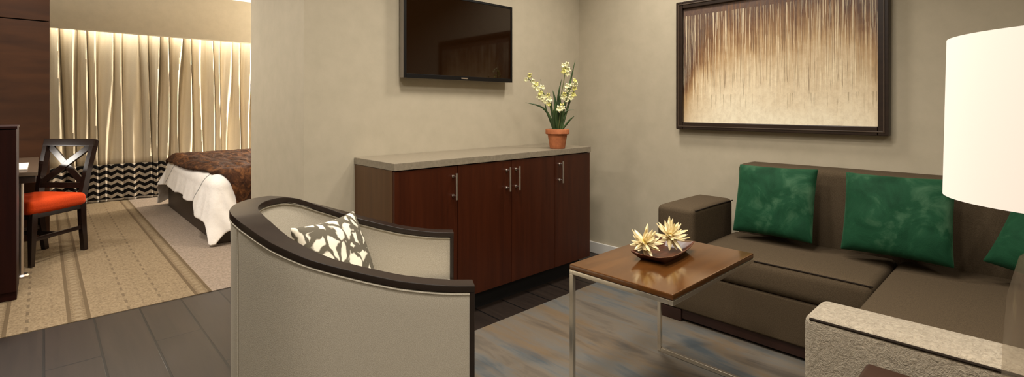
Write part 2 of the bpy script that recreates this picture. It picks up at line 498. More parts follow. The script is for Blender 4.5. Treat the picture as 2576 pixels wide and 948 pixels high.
def mat_shade():
    n = NT('lit_lamp_shade'); n.color(lin((205, 194, 180))).set(Roughness=0.9)
    n.bsdf.inputs['Emission Color'].default_value = (1.0, 0.89, 0.78, 1)
    n.bsdf.inputs['Emission Strength'].default_value = 0.42
    return n.m
SHADE = mat_shade()
BULB = NT('bulb_glow'); BULB.bsdf.inputs['Emission Color'].default_value = (1, .82, .6, 1); BULB.bsdf.inputs['Emission Strength'].default_value = 6; BULB = BULB.m
LED = NT('led_strip'); LED.bsdf.inputs['Emission Color'].default_value = (1, .93, .78, 1); LED.bsdf.inputs['Emission Strength'].default_value = 12; LED = LED.m
def mat_smoky():
    n = NT('smoky_glass'); t = n.t
    tr = t.nodes.new('ShaderNodeBsdfTransparent'); tr.inputs[0].default_value = (0.93, 0.91, 0.88, 1)
    gl = t.nodes.new('ShaderNodeBsdfGlossy'); gl.inputs['Roughness'].default_value = 0.12
    df = t.nodes.new('ShaderNodeBsdfDiffuse'); df.inputs[0].default_value = lin((150, 138, 120))
    m1 = t.nodes.new('ShaderNodeMixShader'); m1.inputs[0].default_value = 0.16
    m2 = t.nodes.new('ShaderNodeMixShader'); m2.inputs[0].default_value = 0.05
    n.l(tr.outputs[0], m1.inputs[1]); n.l(df.outputs[0], m1.inputs[2])
    n.l(m1.outputs[0], m2.inputs[1]); n.l(gl.outputs[0], m2.inputs[2])
    n.l(m2.outputs[0], n.out.inputs[0]); return n.m
SMOKY = mat_smoky()

# ------------------------------------------------------------------ the setting
ZC = 2.71; XE = 3.312; YN = 2.68; YP = 3.606; XP = 1.008; YC = 8.1
struct('floor', MB().box(-3.4, 6.6, -2.4, 3.694, -0.1, 0.0), FLOOR)
struct('floor_bedroom', MB().box(-3.4, 6.6, 3.694, 8.7, -0.1, 0.004), CARPET)
struct('ceiling', MB().box(-3.4, 6.6, -2.4, 8.7, ZC, ZC + 0.1), CEIL)
struct('wall_north', MB().box(XP, 6.5, YN, YP, 0, ZC), W)
struct('wall_east', MB().box(XE, XE + 0.15, -2.4, YN, 0, ZC), W)
struct('wall_south', MB().box(-3.4, XE + 0.15, -2.4, -2.25, 0, ZC), W)
struct('wall_west', MB().box(-3.4, -3.25, -2.25, 8.7, 0, ZC), W)
struct('wall_bedroom_north', MB().box(-3.25, 6.6, 8.5, 8.7, 0, ZC), W)
struct('wall_bedroom_east', MB().box(4.2, 4.35, YP, 8.5, 0, ZC), W)
struct('wall_soffit', MB().box(-3.25, 4.2, 7.78, 7.9, 2.127, ZC), W)
struct('baseboard_east', MB().box(XE - 0.016, XE, -2.25, YN, 0, 0.092, 0.004), WHITE_TRIM)
struct('baseboard_north', MB().box(XP, XE - 0.016, YN - 0.016, YN, 0, 0.092, 0.004), WHITE_TRIM)
# veneered partition behind the desk: an upper and a lower board with a reveal
p = struct('wall_partition', MB().box(-3.2, 0.03, 6.225, 6.4, 0, ZC), DARK)
struct('lower_panel', MB().box(-3.2, 0.04, 6.2, 6.41, 0.0, 1.978, 0.002), PANEL_WOOD, p)
struct('upper_panel', MB().box(-3.2, 0.04, 6.2, 6.41, 1.988, ZC - 0.002, 0.002), PANEL_WOOD, p)

# area rug
rug = build('area_rug', MB().box(0.35, 3.2, -1.6, 2.062, 0.0, 0.010, 0.003), RUG)
tag(rug, 'grey and tan streaked area rug under the small wood table and sofa', 'rug')
ZR = 0.0101

# ------------------------------------------------------------------ curtain
cur = thing('curtain', 'floor length cream pleated curtain with a black wavy band at its foot', 'curtain', (0, YC, 0))
def cur_pt(x, z):
    k = z / 2.4
    drift = 0.045 * math.sin(x * 9.1 + 2.2) * (1 - k) + 0.02 * math.sin(x * 23.0 + z * 1.7)
    ph = 2 * PI * (x + drift) / 0.124
    amp = 0.034 + 0.014 * math.sin(x * 5.3 + 1.0) + 0.012 * mnoise.noise(Vector((x * 4, z * 0.7, 3)))
    amp *= 0.75 + 0.25 * k
    ph += 0.6 * math.sin(x * 17.0 + 0.6)
    s = math.sin(ph) + 0.5 * math.sin(2 * ph) + 0.30 * math.sin(3 * ph)
    y = amp * 1.1 * s + 0.014 * mnoise.noise(Vector((x * 2.5, z * 0.8, 9)))
    return Vector((x + 0.010 * math.cos(ph), YC + y, z))
def cur_strip(z0, z1, nz):
    mb = MB(); nx = 620
    mb.grid(lambda a, b: cur_pt(-0.9 + a * 4.6, z0 + (z1 - z0) * b), nx, nz)
    return mb
o = build('drape', cur_strip(0.475, 2.45, 24), CURTAIN, cur)
md = o.modifiers.new('thick', 'SOLIDIFY'); md.thickness = 0.004
o = build('hem_band', cur_strip(0.012, 0.475, 8), BAND, cur, label='black and grey wavy striped hem band')
md = o.modifiers.new('thick', 'SOLIDIFY'); md.thickness = 0.004
build('led_strip', MB().box(-0.9, 3.9, 7.9, 7.92, 2.30, 2.325), LED, bpy.data.objects['wall_soffit'])

# ------------------------------------------------------------------ bed
bed = thing('bed', 'bed with dark brown box base below the white duvet', 'bed', (1.1, 4.93, 0))
build('bed_base', MB().box(1.1, 3.2, 4.93, 7.23, 0.004, 0.31, 0.008), BED_BASE, bed)
build('mattress', MB().soft(1.12, 3.2, 4.95, 7.21, 0.31, 0.60, 0.07), MATTRESS, bed)
build('headboard', MB().box(3.2, 3.28, 4.85, 7.3, 0.004, 1.15, 0.02), DARK_WOOD, bed)

def sstep(a, b, x):
    t = max(0.0, min(1.0, (x - a) / (b - a))); return t * t * (3 - 2 * t)
def drape(a, b, x0, y0, y1, ztop, rb, lift, wr, seed, flare=0.10):
    """a: distance past the foot edge, b: unwrapped y; returns the draped point"""
    xc = x0 + rb; pa = max(0.0, a + rb)
    yc0, yc1 = y0 + rb, y1 - rb
    q = 0.0; sgn = 0
    if b < yc0: q = yc0 - b; sgn = -1
    elif b > yc1: q = b - yc1; sgn = 1
    r = math.hypot(pa, q)
    bx = xc if pa > 0 else x0 - a
    by = yc0 if sgn < 0 else (yc1 if sgn > 0 else b)
    wob = mnoise.noise(Vector((a * 3 + seed, b * 3, seed)))
    if r < 1e-6:
        return Vector((bx, by, ztop + lift + 0.02 * wob + 0.015 * mnoise.noise(Vector((a * 1.3, b * 1.3, seed)))))
    R = rb + lift
    if r < rb * PI / 2:
        off = R * math.sin(r / rb); dz = R * (1 - math.cos(r / rb)); e = 0
    else:
        e = r - rb * PI / 2; off = R + e * flare * (1.9 if sgn > 0 else 1.0); dz = R + e * 0.99
    ang = math.atan2(q, pa)
    fold = math.sin((b if q == 0 else b * 0.4) * 13 + ang * 9 + seed) + 0.6 * math.sin(b * 29 + a * 4 + ang * 15)
    off += wr * min(1.0, e / 0.2) * fold * 0.5 + 0.4 * wr * wob
    dx = -off * pa / r; dy = sgn * off * q / r
    k = min(1.0, r / (rb * PI / 2)); 
    z = ztop + lift - dz + 0.02 * wob * (1 - k)
    return Vector((bx + dx, by + dy, max(0.022, z)))

mb = MB()
b0, b1 = 4.93 - 0.43, 7.23 + 0.48
def f_duvet(u, v):
    b = b0 + (b1 - b0) * v
    amax = 0.255 + 0.085 * sstep(5.55, 5.25, b) + 0.012 * math.sin(b * 9)
    a = -2.0 + (2.0 + amax) * u
    return drape(a, b, 1.085, 4.92, 7.24, 0.605, 0.13, 0.012, 0.016, 2.0, 0.24)
mb.grid(f_duvet, 110, 120)
dv = build('duvet', mb, SHEET)
md = dv.modifiers.new('thick', 'SOLIDIFY'); md.thickness = 0.012; md.offset = 1
md = dv.modifiers.new('sub', 'SUBSURF'); md.levels = 1; md.render_levels = 1
tag(dv, 'white duvet with two grey lines hanging over the foot of the bed', 'duvet')

mb = MB()
c0, c1 = 4.93 - 0.29, 7.23 + 0.25
def f_fur(u, v):
    b = c0 + (c1 - c0) * v
    amax = 0.005 - 0.04 * sstep(6.2, 5.2, b) - 0.12 * sstep(5.15, 4.72, b)
    a = -1.7 + (1.7 + amax) * u
    p = drape(a, b, 1.085, 4.92, 7.24, 0.605, 0.13, 0.042, 0.012, 5.0)
    rp = mnoise.noise(Vector((a * 14, b * 6, 1))) * 0.012 + mnoise.noise(Vector((a * 40, b * 40, 4))) * 0.005
    p.z += rp; p.y -= rp * 0.5
    return p
mb.grid(f_fur, 130, 150)
fu = build('fur_throw', mb, FUR)
md = fu.modifiers.new('thick', 'SOLIDIFY'); md.thickness = 0.02; md.offset = 0.2
tag(fu, 'brown fur throw spread over the white bed', 'throw')

# ------------------------------------------------------------------ desk, cabinet, desk chair
dk = thing('desk', 'dark desk with grey glossy top and slim metal leg beside the orange chair', 'desk', (-0.6, 5.5, 0))
build('desktop', MB().box(-1.5, -0.03, 4.78, 6.19, 0.725, 0.753, 0.003), DESK_TOP, dk)
build('apron', MB().box(-1.48, -0.04, 4.80, 6.17, 0.675, 0.7245, 0.003), DARK_WOOD, dk)
mb = MB(); mb.tube([(-0.115, 4.905, 0.675), (-0.115, 4.905, 0.03)], 0.014, 14)
mb.lathe([(0.0, 0.030), (0.035, 0.028), (0.045, 0.018), (0.045, 0.0045)], -0.115, 4.905, 24, cap1=True)
build('leg', mb, STEEL, dk, label='slim brushed metal leg')
build('modesty_panel', MB().box(-1.45, -1.41, 4.82, 6.15, 0.0045, 0.675, 0.003), DARK_WOOD, dk)
slab = build('white_slab', MB().box(-0.19, -0.085, 4.95, 5.5, 0.7535, 0.762, 0.002), SLAB_WHITE)  # long flat white box on the desktop
tag(slab, 'flat white slab lying on the grey desktop beside the tall dark cabinet', 'white_slab')

cb = thing('cabinet', 'tall dark red-brown cabinet at the far left edge, in front of the desk', 'cabinet', (-0.7, 4.55, 0))
build('carcass', MB().box(-1.4, -0.122, 4.36, 4.75, 0.0045, 1.066, 0.003), CAB_WOOD, cb)
build('cabinet_top', MB().box(-1.41, -0.118, 4.335, 4.755, 1.0665, 1.084, 0.003), CAB_WOOD, cb)
for x0, x1 in ((-1.4, -0.765), (-0.76, -0.122)):
    d = build('door', MB().box(x0, x1, 4.342, 4.359, 0.06, 1.062, 0.002), CAB_WOOD, cb)
    hx = x1 - 0.05 if x0 < -1 else x0 + 0.05
    build('handle', MB().tube([(hx, 4.315, 0.86), (hx, 4.315, 0.99)], 0.006, 10).tube([(hx, 4.342, 0.88), (hx, 4.315, 0.88)], 0.005, 8).tube([(hx, 4.342, 0.97), (hx, 4.315, 0.97)], 0.005, 8), STEEL, d)

ch = thing('desk_chair', 'black wooden cross-back chair with an orange seat pulled up to the desk', 'chair', (-0.05, 5.46, 0.0045), math.radians(-137))
def L(name, mb, mat, **kw): return build(name, mb, mat, ch, local=True, **kw)
# local: +x forward, y across; rear posts rake backwards
def post(sy):
    mb = MB()
    pts = [(-0.245, sy * 0.175, 0.0), (-0.215, sy * 0.185, 0.25), (-0.205, sy * 0.19, 0.43), (-0.235, sy * 0.2, 0.62), (-0.305, sy * 0.21, 0.915)]
    w = [0.034, 0.044, 0.05, 0.048, 0.044]
    for (a, wa), (b, wb) in zip(list(zip(pts, w)), list(zip(pts, w))[1:]):
        mb.beam(a, b, 0.036, wa, up=(1, 0, 0), h2=wb, w2=0.036)
    return mb
for sy in (-1, 1):
    L('rear_post', post(sy), CHAIR_WOOD)
for sy in (-1, 1):
    L('leg', MB().beam((0.20, sy * 0.2, 0.40), (0.215, sy * 0.205, 0.0), 0.045, 0.045, up=(1, 0, 0), w2=0.028, h2=0.028, bev=0.003), CHAIR_WOOD)
L('top_rail', MB().beam((-0.295, -0.232, 0.895), (-0.295, 0.232, 0.895), 0.036, 0.062, up=(-0.23, 0, 1), bev=0.006), CHAIR_WOOD)
L('lower_rail', MB().beam((-0.222, -0.19, 0.545), (-0.222, 0.19, 0.545), 0.03, 0.045, up=(-0.15, 0, 1), bev=0.004), CHAIR_WOOD)
NB = Vector((1, 0, 0.2226)).normalized()
for ya, yb2, dx in ((0.185, -0.175, 0.004), (-0.185, 0.175, -0.003)):
    A = Vector((-0.294 + dx, ya, 0.868)); B = Vector((-0.227 + dx, yb2, 0.567))
    L('cross_bar', MB().beam(A, B, 0.018, 0.05, up=NB.cross((B - A).normalized()), bev=0.002), CHAIR_WOOD)
L('seat_frame', MB().box(-0.20, 0.225, -0.205, 0.205, 0.355, 0.405, 0.004), CHAIR_WOOD)
L('seat', MB().soft(-0.215, 0.255, -0.235, 0.235, 0.392, 0.492, 0.035, crown=(0.004, 0.004, 0.018), wob=0.004), ORANGE, label='orange upholstered seat')
for sy in (-1, 1):
    L('stretcher', MB().beam((-0.215, sy * 0.182, 0.2), (0.205, sy * 0.2, 0.2), 0.02, 0.032, bev=0.003), CHAIR_WOOD)
L('stretcher', MB().beam((0.0, -0.19, 0.2), (0.0, 0.19, 0.2), 0.02, 0.032, bev=0.003), CHAIR_WOOD)

# ------------------------------------------------------------------ sideboard
SX0, SX1, SY0, SY1 = 1.293, 2.894, 2.238, 2.678
sb = thing('sideboard', 'long red-brown sideboard with four doors and a grey top under the television', 'sideboard', ((SX0 + SX1) / 2, (SY0 + SY1) / 2, 0))
build('carcass', MB().box(SX0 + 0.006, SX1 - 0.006, SY0 + 0.022, SY1, 0.115, 0.876), RED_WOOD, sb, smooth=False)
build('plinth', MB().box(SX0 + 0.04, SX1 - 0.04, SY0 + 0.07, SY1, 0.0, 0.115), DARK, sb, smooth=False)
build('side_panel', MB().box(SX0, SX0 + 0.0058, SY0 + 0.022, SY1, 0.115, 0.876, 0.001), RED_SIDE_LIT, sb, label='left side panel, grazing light painted in as lighter brown')
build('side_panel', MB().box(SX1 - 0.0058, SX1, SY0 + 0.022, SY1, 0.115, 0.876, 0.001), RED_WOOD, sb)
build('countertop', MB().box(SX0 - 0.004, SX1 + 0.004, SY0 - 0.006, SY1, 0.8765, 0.915, 0.003), COUNTER, sb, label='grey stone-look top')
for (x0, x1, hx) in ((SX0, 1.692, 1.660), (1.692, 2.108, 2.066), (2.108, 2.512, 2.146), (2.512, SX1, 2.556)):
    d = build('door', MB().box(x0 + 0.0015, x1 - 0.0015, SY0, SY0 + 0.0205, 0.118, 0.872, 0.0015), RED_WOOD, sb)
    yb = SY0 - 0.034
    mb = MB().tube([(hx, yb, 0.688), (hx, yb, 0.835)], 0.0062, 14)
    for hz in (0.708, 0.815):
        mb.tube([(hx, SY0, hz), (hx, yb, hz)], 0.0055, 12)
        mb.tube([(hx, SY0 + 0.0005, hz), (hx, SY0 - 0.004, hz)], 0.0095, 16)
    build('handle', mb, STEEL, d, label='brushed steel bar handle')

# ------------------------------------------------------------------ television
tv = thing('television', 'black flat television mounted on the wall above the sideboard', 'television', (2.01, 2.66, 1.378))
TX0, TX1, TZ0, TZ1, TY = 1.572, 2.464, 1.379, 1.923, 2.61
build('housing', MB().box(TX0, TX1, TY + 0.006, TY + 0.045, TZ0, TZ1, 0.004), TV_SIDE, tv, label='silver-grey side edge')
mb = MB(); bz = 0.016
for bx in ((TX0, TX0 + bz, TZ0, TZ1), (TX1 - bz, TX1, TZ0, TZ1), (TX0 + bz, TX1 - bz, TZ0, TZ0 + 0.026), (TX0 + bz, TX1 - bz, TZ1 - bz, TZ1)):
    mb.box(bx[0], bx[1], TY - 0.004, TY + 0.0055, bx[2], bx[3], 0.0015)
build('bezel', mb, TV_BODY, tv)
build('screen', MB().box(TX0 + bz, TX1 - bz, TY - 0.001, TY + 0.0055, TZ0 + 0.026, TZ1 - bz), TV_SCREEN, tv, smooth=False)
build('wall_mount', MB().box(1.85, 2.2, TY + 0.0455, 2.679, 1.5, 1.8, 0.004), TV_BODY, tv)
build('logo_badge', MB().box(2.0, 2.052, TY - 0.0065, TY - 0.004, TZ0 + 0.008, TZ0 + 0.017, 0.001), STEEL, tv, label='small silver badge on lower bezel')

# ------------------------------------------------------------------ framed painting
pc = thing('framed_painting', 'large dark-framed abstract brown and cream painting above the sofa', 'painting', (3.26, 0.541, 1.046))
PY0, PY1, PZ0, PZ1, PX = 0.541, 1.761, 1.046, 1.942, 3.26
fw = 0.050
def bar(y0, y1, z0, z1): mbf.box(PX, XE - 0.002, y0, y1, z0, z1, 0.006)
mbf = MB()
bar(PY0, PY0 + fw, PZ0, PZ1); bar(PY1 - fw, PY1, PZ0, PZ1); bar(PY0 + fw, PY1 - fw, PZ0, PZ0 + fw); bar(PY0 + fw, PY1 - fw, PZ1 - fw, PZ1)
build('frame', mbf, FRAME_WOOD, pc)
mbf = MB(); bw = 0.007; a0, a1, e0, e1 = PY0 + 0.018, PY1 - 0.018, PZ0 + 0.018, PZ1 - 0.018
for (y0, y1, z0, z1) in ((a0, a0 + bw, e0, e1), (a1 - bw, a1, e0, e1), (a0 + bw, a1 - bw, e0, e0 + bw), (a0 + bw, a1 - bw, e1 - bw, e1)):
    mbf.box(PX - 0.004, PX + 0.002, y0, y1, z0, z1, 0.0015)
build('frame_bead', mbf, m_plain('bead_dark', (70, 56, 44), 0.4), pc)
cv = bpy.data.objects.new('canvas', None)
build('canvas', MB().box(PX + 0.018, XE - 0.004, PY0 + fw, PY1 - fw, PZ0 + fw, PZ1 - fw), ART, pc, smooth=False)
bpy.data.objects.remove(cv)

# ------------------------------------------------------------------ potted orchid
OX, OY, OZ = 2.598, 2.292, 0.9155
po = thing('potted_plant', 'potted plant with pale yellow flowers in a terracotta pot on the sideboard', 'plant', (OX, OY, OZ))
mb = MB(); mb.lathe([(0.0, 0.0), (0.050, 0.0), (0.053, 0.004), (0.068, 0.098), (0.079, 0.099), (0.083, 0.103), (0.083, 0.130), (0.080, 0.134), (0.072, 0.134), (0.070, 0.12)], 0, 0, 40)
pot = build('pot', mb, TERRA, po, local=True, label='terracotta flower pot')
mb = MB(); mb.lathe([(0.0005, 0.122), (0.03, 0.124), (0.0705, 0.119)], 0, 0, 28)
build('soil', mb, SOIL, pot, local=True)
RV = Vector((0.727, -0.686, 0)); FV = Vector((0.686, 0.727, 0)); UP = Vector((0, 0, 1)); PXM = 0.00282
def vp(u, v, d=0.0): return RV * ((u - 1405) * PXM) + UP * ((371 - v) * PXM) + FV * d
def blade(pts, w, bend=0.25):
    """tapered, keeled leaf through points"""
    mb = MB(); P = [Vector(p) for p in pts]
    # resample
    Q = []
    N = 14
    for i in range(N + 1):
        t = i / N * (len(P) - 1); k = min(int(t), len(P) - 2); f = t - k
        p0 = P[max(k - 1, 0)]; p1 = P[k]; p2 = P[k + 1]; p3 = P[min(k + 2, len(P) - 1)]
        Q.append(0.5 * ((2 * p1) + (p2 - p0) * f + (2 * p0 - 5 * p1 + 4 * p2 - p3) * f * f + (3 * p1 - p0 - 3 * p2 + p3) * f ** 3))
    rows = []
    for i, q in enumerate(Q):
        t = (Q[min(i + 1, N)] - Q[max(i - 1, 0)]).normalized()
        side = t.cross(FV); side = side.normalized() if side.length > 1e-4 else RV
        s = i / N
        ww = w * (0.55 + 0.9 * s - 1.45 * s ** 2.6) if s < 1 else 0.0006
        ww = max(ww, 0.0006)
        rows.append([mb.bm.verts.new(q + side * ww * e + FV * (-bend * ww * (1 - abs(e)) + 0.0)) for e in (-1, 0, 1)])
    for A, B in zip(rows, rows[1:]):
        for k in range(2): mb.face([A[k], A[k + 1], B[k + 1], B[k]])
    return mb
leaves = [
    ([(1398, 330), (1388, 298), (1367, 270), (1326, 258)], .010, -.02),
    ([(1410, 330), (1422, 270), (1435, 215), (1449, 153)], .011, .0),
    ([(1404, 330), (1405, 270), (1408, 235), (1415, 200)], .010, -.01),
    ([(1403, 330), (1400, 285), (1399, 250), (1394, 228)], .012, .02),
    ([(1414, 330), (1425, 290), (1438, 250), (1458, 208)], .010, .03),
    ([(1412, 330), (1424, 315), (1434, 302), (1446, 291)], .009, -.03),
    ([(1410, 330), (1420, 290), (1430, 278), (1447, 276)], .006, .01),
    ([(1400, 330), (1393, 290), (1388, 262), (1386, 245)], .012, -.02),
    ([(1406, 330), (1410, 290), (1411, 262), (1409, 240)], .014, -.03),
    ([(1398, 330), (1396, 300), (1398, 275), (1402, 255)], .014, -.035),
    ([(1412, 330), (1416, 296), (1420, 270), (1428, 248)], .013, -.02),
    ([(1407, 330), (1402, 300), (1405, 278), (1412, 262)], .015, -.04),
    ([(1396, 330), (1386, 300), (1378, 275), (1364, 200)], .006, .04),
]
for pts, w, d in leaves:
    n = len(pts)
    lf = build('leaf', blade([vp(u, v, d * i / (n - 1)) for i, (u, v) in enumerate(pts)], w), LEAF, po, local=True)
    md = lf.modifiers.new('thick', 'SOLIDIFY'); md.thickness = 0.0012
def blossom(mb, c, size, nrm):
    nrm = Vector(nrm).normalized()
    a = nrm.cross(UP); a = a.normalized() if a.length > 0.1 else RV.copy()
    b = nrm.cross(a)
    for k in range(5):
        th = k / 5 * 2 * PI + random.random() * 0.4
        d = a * math.cos(th) + b * math.sin(th); s = nrm.cross(d)
        tip = c + d * size + nrm * size * 0.25; m = c + d * size * 0.55 + nrm * size * 0.45
        v0 = mb.bm.verts.new(c); v1 = mb.bm.verts.new(m + s * size * 0.34); v2 = mb.bm.verts.new(tip); v3 = mb.bm.verts.new(m - s * size * 0.34)
        v4 = mb.bm.verts.new(m + nrm * size * 0.12)
        mb.face([v0, v1, v4]); mb.face([v1, v2, v4]); mb.face([v2, v3, v4]); mb.face([v3, v0, v4])
sprays = [
    ([(1400, 330), (1392, 270), (1370, 235), (1333, 200)], [(1335, 192), (1329, 203), (1342, 206), (1352, 214), (1357, 226), (1366, 222), (1364, 236), (1371, 246), (1358, 244), (1379, 240), (1384, 252), (1375, 256), (1380, 263), (1347, 218), (1368, 250)], -.03),
    ([(1405, 330), (1410, 260), (1420, 210), (1427, 165)], [(1424, 172), (1430, 164), (1433, 178), (1421, 183), (1428, 188), (1420, 168)], .0),
    ([(1410, 330), (1418, 280), (1430, 240), (1446, 205)], [(1423, 238), (1430, 219), (1427, 228), (1446, 206), (1441, 216), (1436, 232), (1447, 225), (1450, 214), (1418, 246), (1444, 240), (1438, 247), (1425, 250)], -.01),
    ([(1406, 330), (1410, 300), (1411, 280), (1411, 270)], [(1412, 267), (1408, 274), (1416, 272)], -.05),
]
for pts, fl, d in sprays:
    n = len(pts)
    st = build('flower_stem', MB().tube([vp(u, v, d * i / (n - 1)) for i, (u, v) in enumerate(pts)], 0.003, 8), STEM, po, local=True)
    for q, (u, v) in enumerate(fl):
        m2 = MB(); c = vp(u, v, d + random.uniform(-0.02, 0.02))
        blossom(m2, c, random.uniform(0.020, 0.029), (-FV * 0.8 + RV * random.uniform(-.7, .7) + UP * random.uniform(-.3, .6)))
        build('flower', m2, PETAL if q % 3 else PETAL_Y, st, local=True)

# ------------------------------------------------------------------ tub chair
TW, TL, TD = 0.368, 0.42, 0.38
tub = thing('tub_chair', 'cream barrel armchair with a dark curved wooden rim, nearest the camera', 'armchair', (1.174, 1.528, ZR), math.atan2(-0.516, 0.856))
ZP = [(0, .64), (.07, .645), (.137, .654), (.228, .671), (.317, .696), (.4, .722), (.5, .756), (.604, .797), (.684, .834), (.74, .852), (.8, .859), (.9, .86)]
def zt(s):
    s = max(0.0, s)
    for (a, za), (b, zb) in zip(ZP, ZP[1:]):
        if s <= b: return za + (zb - za) * (s - a) / (b - a) - ZR
    return ZP[-1][1] - ZR
def uline(inset, s0=0.0, ns=14, na=56):
    """plan of the U, near arm -> back -> far arm; local x = -s, y = t"""
    w = TW - inset; d = TD - inset; P = []
    for i in range(ns): P.append((s0 + (TL - s0) * i / ns, -w))
    for i in range(na + 1):
        a = i / na * PI; P.append((TL + d * math.sin(a), -w * math.cos(a)))
    for i in range(ns): P.append((TL - (TL - s0) * (i + 1) / ns, w))
    return P
def rimw(i, n): 
    k = math.sin(PI * i / (n - 1)) ; return 0.060 + 0.028 * k ** 2
OUT0 = uline(0.0); NU = len(OUT0)
def ring(inset_fn, s0=0.0):
    """polyline with inset that varies along the U"""
    res = []
    for i in range(NU):
        res.append(uline(inset_fn(i), s0)[i])
    return res
def U3(P, z): return [Vector((-s, t, z(i) if callable(z) else z)) for i, (s, t) in enumerate(P)]
def loft(rings, mb, closed=True, cap=True):
    R = [[mb.bm.verts.new(p) for p in r] for r in rings]; m = len(R)
    for j in range(m if closed else m - 1):
        A = R[j]; B = R[(j + 1) % m]
        for i in range(len(A) - 1): mb.face([A[i], A[i + 1], B[i + 1], B[i]])
    if cap and closed:
        mb.face([r[0] for r in R]); mb.face([r[-1] for r in reversed(R)])
zs = [zt(s) for s, t in OUT0]
RT = 0.020
inn = lambda d: (lambda i: rimw(i, NU) + d)
rings = [U3(ring(lambda i: 0.002), lambda i: zs[i]), U3(ring(lambda i: 0.0), lambda i: zs[i] - 0.003), U3(ring(lambda i: 0.0), lambda i: zs[i] - RT),
         U3(ring(inn(0)), lambda i: zs[i] - RT), U3(ring(inn(0)), lambda i: zs[i] - 0.003), U3(ring(inn(-0.002)), lambda i: zs[i])]
mb = MB(); loft(rings, mb); build('rim', mb, RIM_WOOD, tub, local=True, label='dark curved wooden rim')
# outer and inner upholstery
e = 0.007; S0 = 0.016
rings = [U3(ring(lambda i: e, S0), lambda i: zs[i] - RT - 0.0025), U3(ring(lambda i: e - 0.004, S0), lambda i: zs[i] - RT - 0.010)]
rings += [U3(ring(lambda i: e - 0.003, S0), lambda i, k=k: 0.10 + (zs[i] - RT - 0.02 - 0.10) * k) for k in (0.9, 0.6, 0.3, 0.0)]
rings += [U3(ring(inn(-0.010), S0), 0.10)]
rings += [U3(ring(inn(-0.010), S0), lambda i, k=k: 0.10 + (zs[i] - RT - 0.02 - 0.10) * k) for k in (0.3, 0.7, 1.0)]
rings += [U3(ring(inn(-0.012), S0), lambda i: zs[i] - RT - 0.0025)]
mb = MB(); loft(rings, mb); build('shell', mb, TUB_FABRIC, tub, local=True, label='oatmeal upholstered curved shell')
# welt under the rim and the upright seam at the back
mb = MB(); mb.tube(U3(ring(lambda i: 0.003, S0), lambda i: zs[i] - RT - 0.006), 0.0035, 8)
mb.tube(U3(ring(inn(-0.007), S0), lambda i: zs[i] - RT - 0.006), 0.0035, 8)
build('welt', mb, TUB_FABRIC, tub, local=True)
for idx in (31, NU - 32):
    s, t = uline(0.003, S0)[idx]
    build('back_seam', MB().tube([(-s, t, 0.11), (-s, t, zs[idx] - RT - 0.01)], 0.0028, 8), TUB_FABRIC, tub, local=True)
for sg in (-1, 1):
    mb = MB(); y0, y1 = sorted((sg * (TW), sg * (TW - 0.060)))
    mb.box(-0.0155, 0.0, y0, y1, 0.0, zs[0] - RT - 0.0005, 0.002)
    build('front_trim', mb, RIM_WOOD, tub, local=True)
mb = MB(); inner = uline(0.065, 0.03)
mb.prism([(-s, t) for s, t in inner], 0.12, 0.30); build('seat_base', mb, TUB_FABRIC, tub, local=True)
mb = MB()
poly = uline(0.078, -0.01)
mb.prism([(-s, t) for s, t in poly], 0.302, 0.43, bev=0.02); build('seat_cushion', mb, TUB_FABRIC, tub, local=True)
for (x, y) in ((-0.05, -0.3), (-0.05, 0.3), (-0.58, -0.24), (-0.58, 0.24)):
    build('leg', MB().beam((x, y, 0.12), (x, y, 0.0), 0.045, 0.045, up=(1, 0, 0), w2=0.03, h2=0.03), RIM_WOOD, tub, local=True)

# ------------------------------------------------------------------ pillows
def pillow_mesh(w, h, t, seed, n=26, pinch=0.07, wr=0.010, sag=0.0):
    mb = MB()
    def side(sg):
        def f(a, b):
            u, v = a * 2 - 1, b * 2 - 1
            fu, fv = 1 - u * u, 1 - v * v
            x = u * w / 2 * (1 - pinch * fv); z = v * h / 2 * (1 - pinch * fu)
            th = t / 2 * (max(fu, 0) * max(fv, 0)) ** 0.42 * (1 + sag * -v)
            nn = mnoise.noise(Vector((x * 7 + seed, z * 7, seed * 2 + sg))) + 0.5 * mnoise.noise(Vector((x * 16 + seed, z * 16, sg)))
            ee = max(abs(u), abs(v))
            th += wr * nn * (fu * fv) ** 0.3
            if ee > 0.999: th = 0
            return Vector((x, sg * max(th, 0), z))
        return f
    for sg in (-1, 1): mb.grid(side(sg), n, n)
    bmesh.ops.remove_doubles(mb.bm, verts=mb.bm.verts[:], dist=0.0006)
    return mb
def place_pillow(name, label, center, w, h, t, facing, lean, roll, mat, seed, group=None, **kw):
    """facing: horizontal direction the visible face looks to; lean: backward tilt in degrees"""
    mb = pillow_mesh(w, h, t, seed, **kw)
    o = build(name, mb, mat)
    f = Vector((facing[0], facing[1], 0)).normalized()
    yaw = math.atan2(f.y, f.x) + PI / 2           # local -y looks along f
    o.rotation_euler = (Matrix.Rotation(yaw, 4, 'Z') @ Matrix.Rotation(math.radians(-lean), 4, 'X') @ Matrix.Rotation(math.radians(roll), 4, 'Y')).to_euler()
    o.location = center
    md = o.modifiers.new('sub', 'SUBSURF'); md.levels = 1; md.render_levels = 1
    return tag(o, label, 'pillow', group)
place_pillow('pillow', 'black and cream mottled pillow on the cream barrel armchair', (0.806, 1.810, 0.618), 0.37, 0.35, 0.13, (0.492, -0.868), 22, 2, IKAT, 3.3, pinch=0.09)
place_pillow('pillow', 'square green velvet pillow at the arm end of the sofa, left of the others', (2.945, 1.005, 0.68), 0.425, 0.40, 0.13, (-1, 0.04), 16, -1, VELVET, 11.0, 'green velvet pillows', pinch=0.035)
place_pillow('pillow', 'wide green velvet pillow in the middle of the sofa back', (2.935, 0.462, 0.685), 0.44, 0.40, 0.15, (-1, 0.05), 16, -1, VELVET, 23.0, 'green velvet pillows', pinch=0.04)
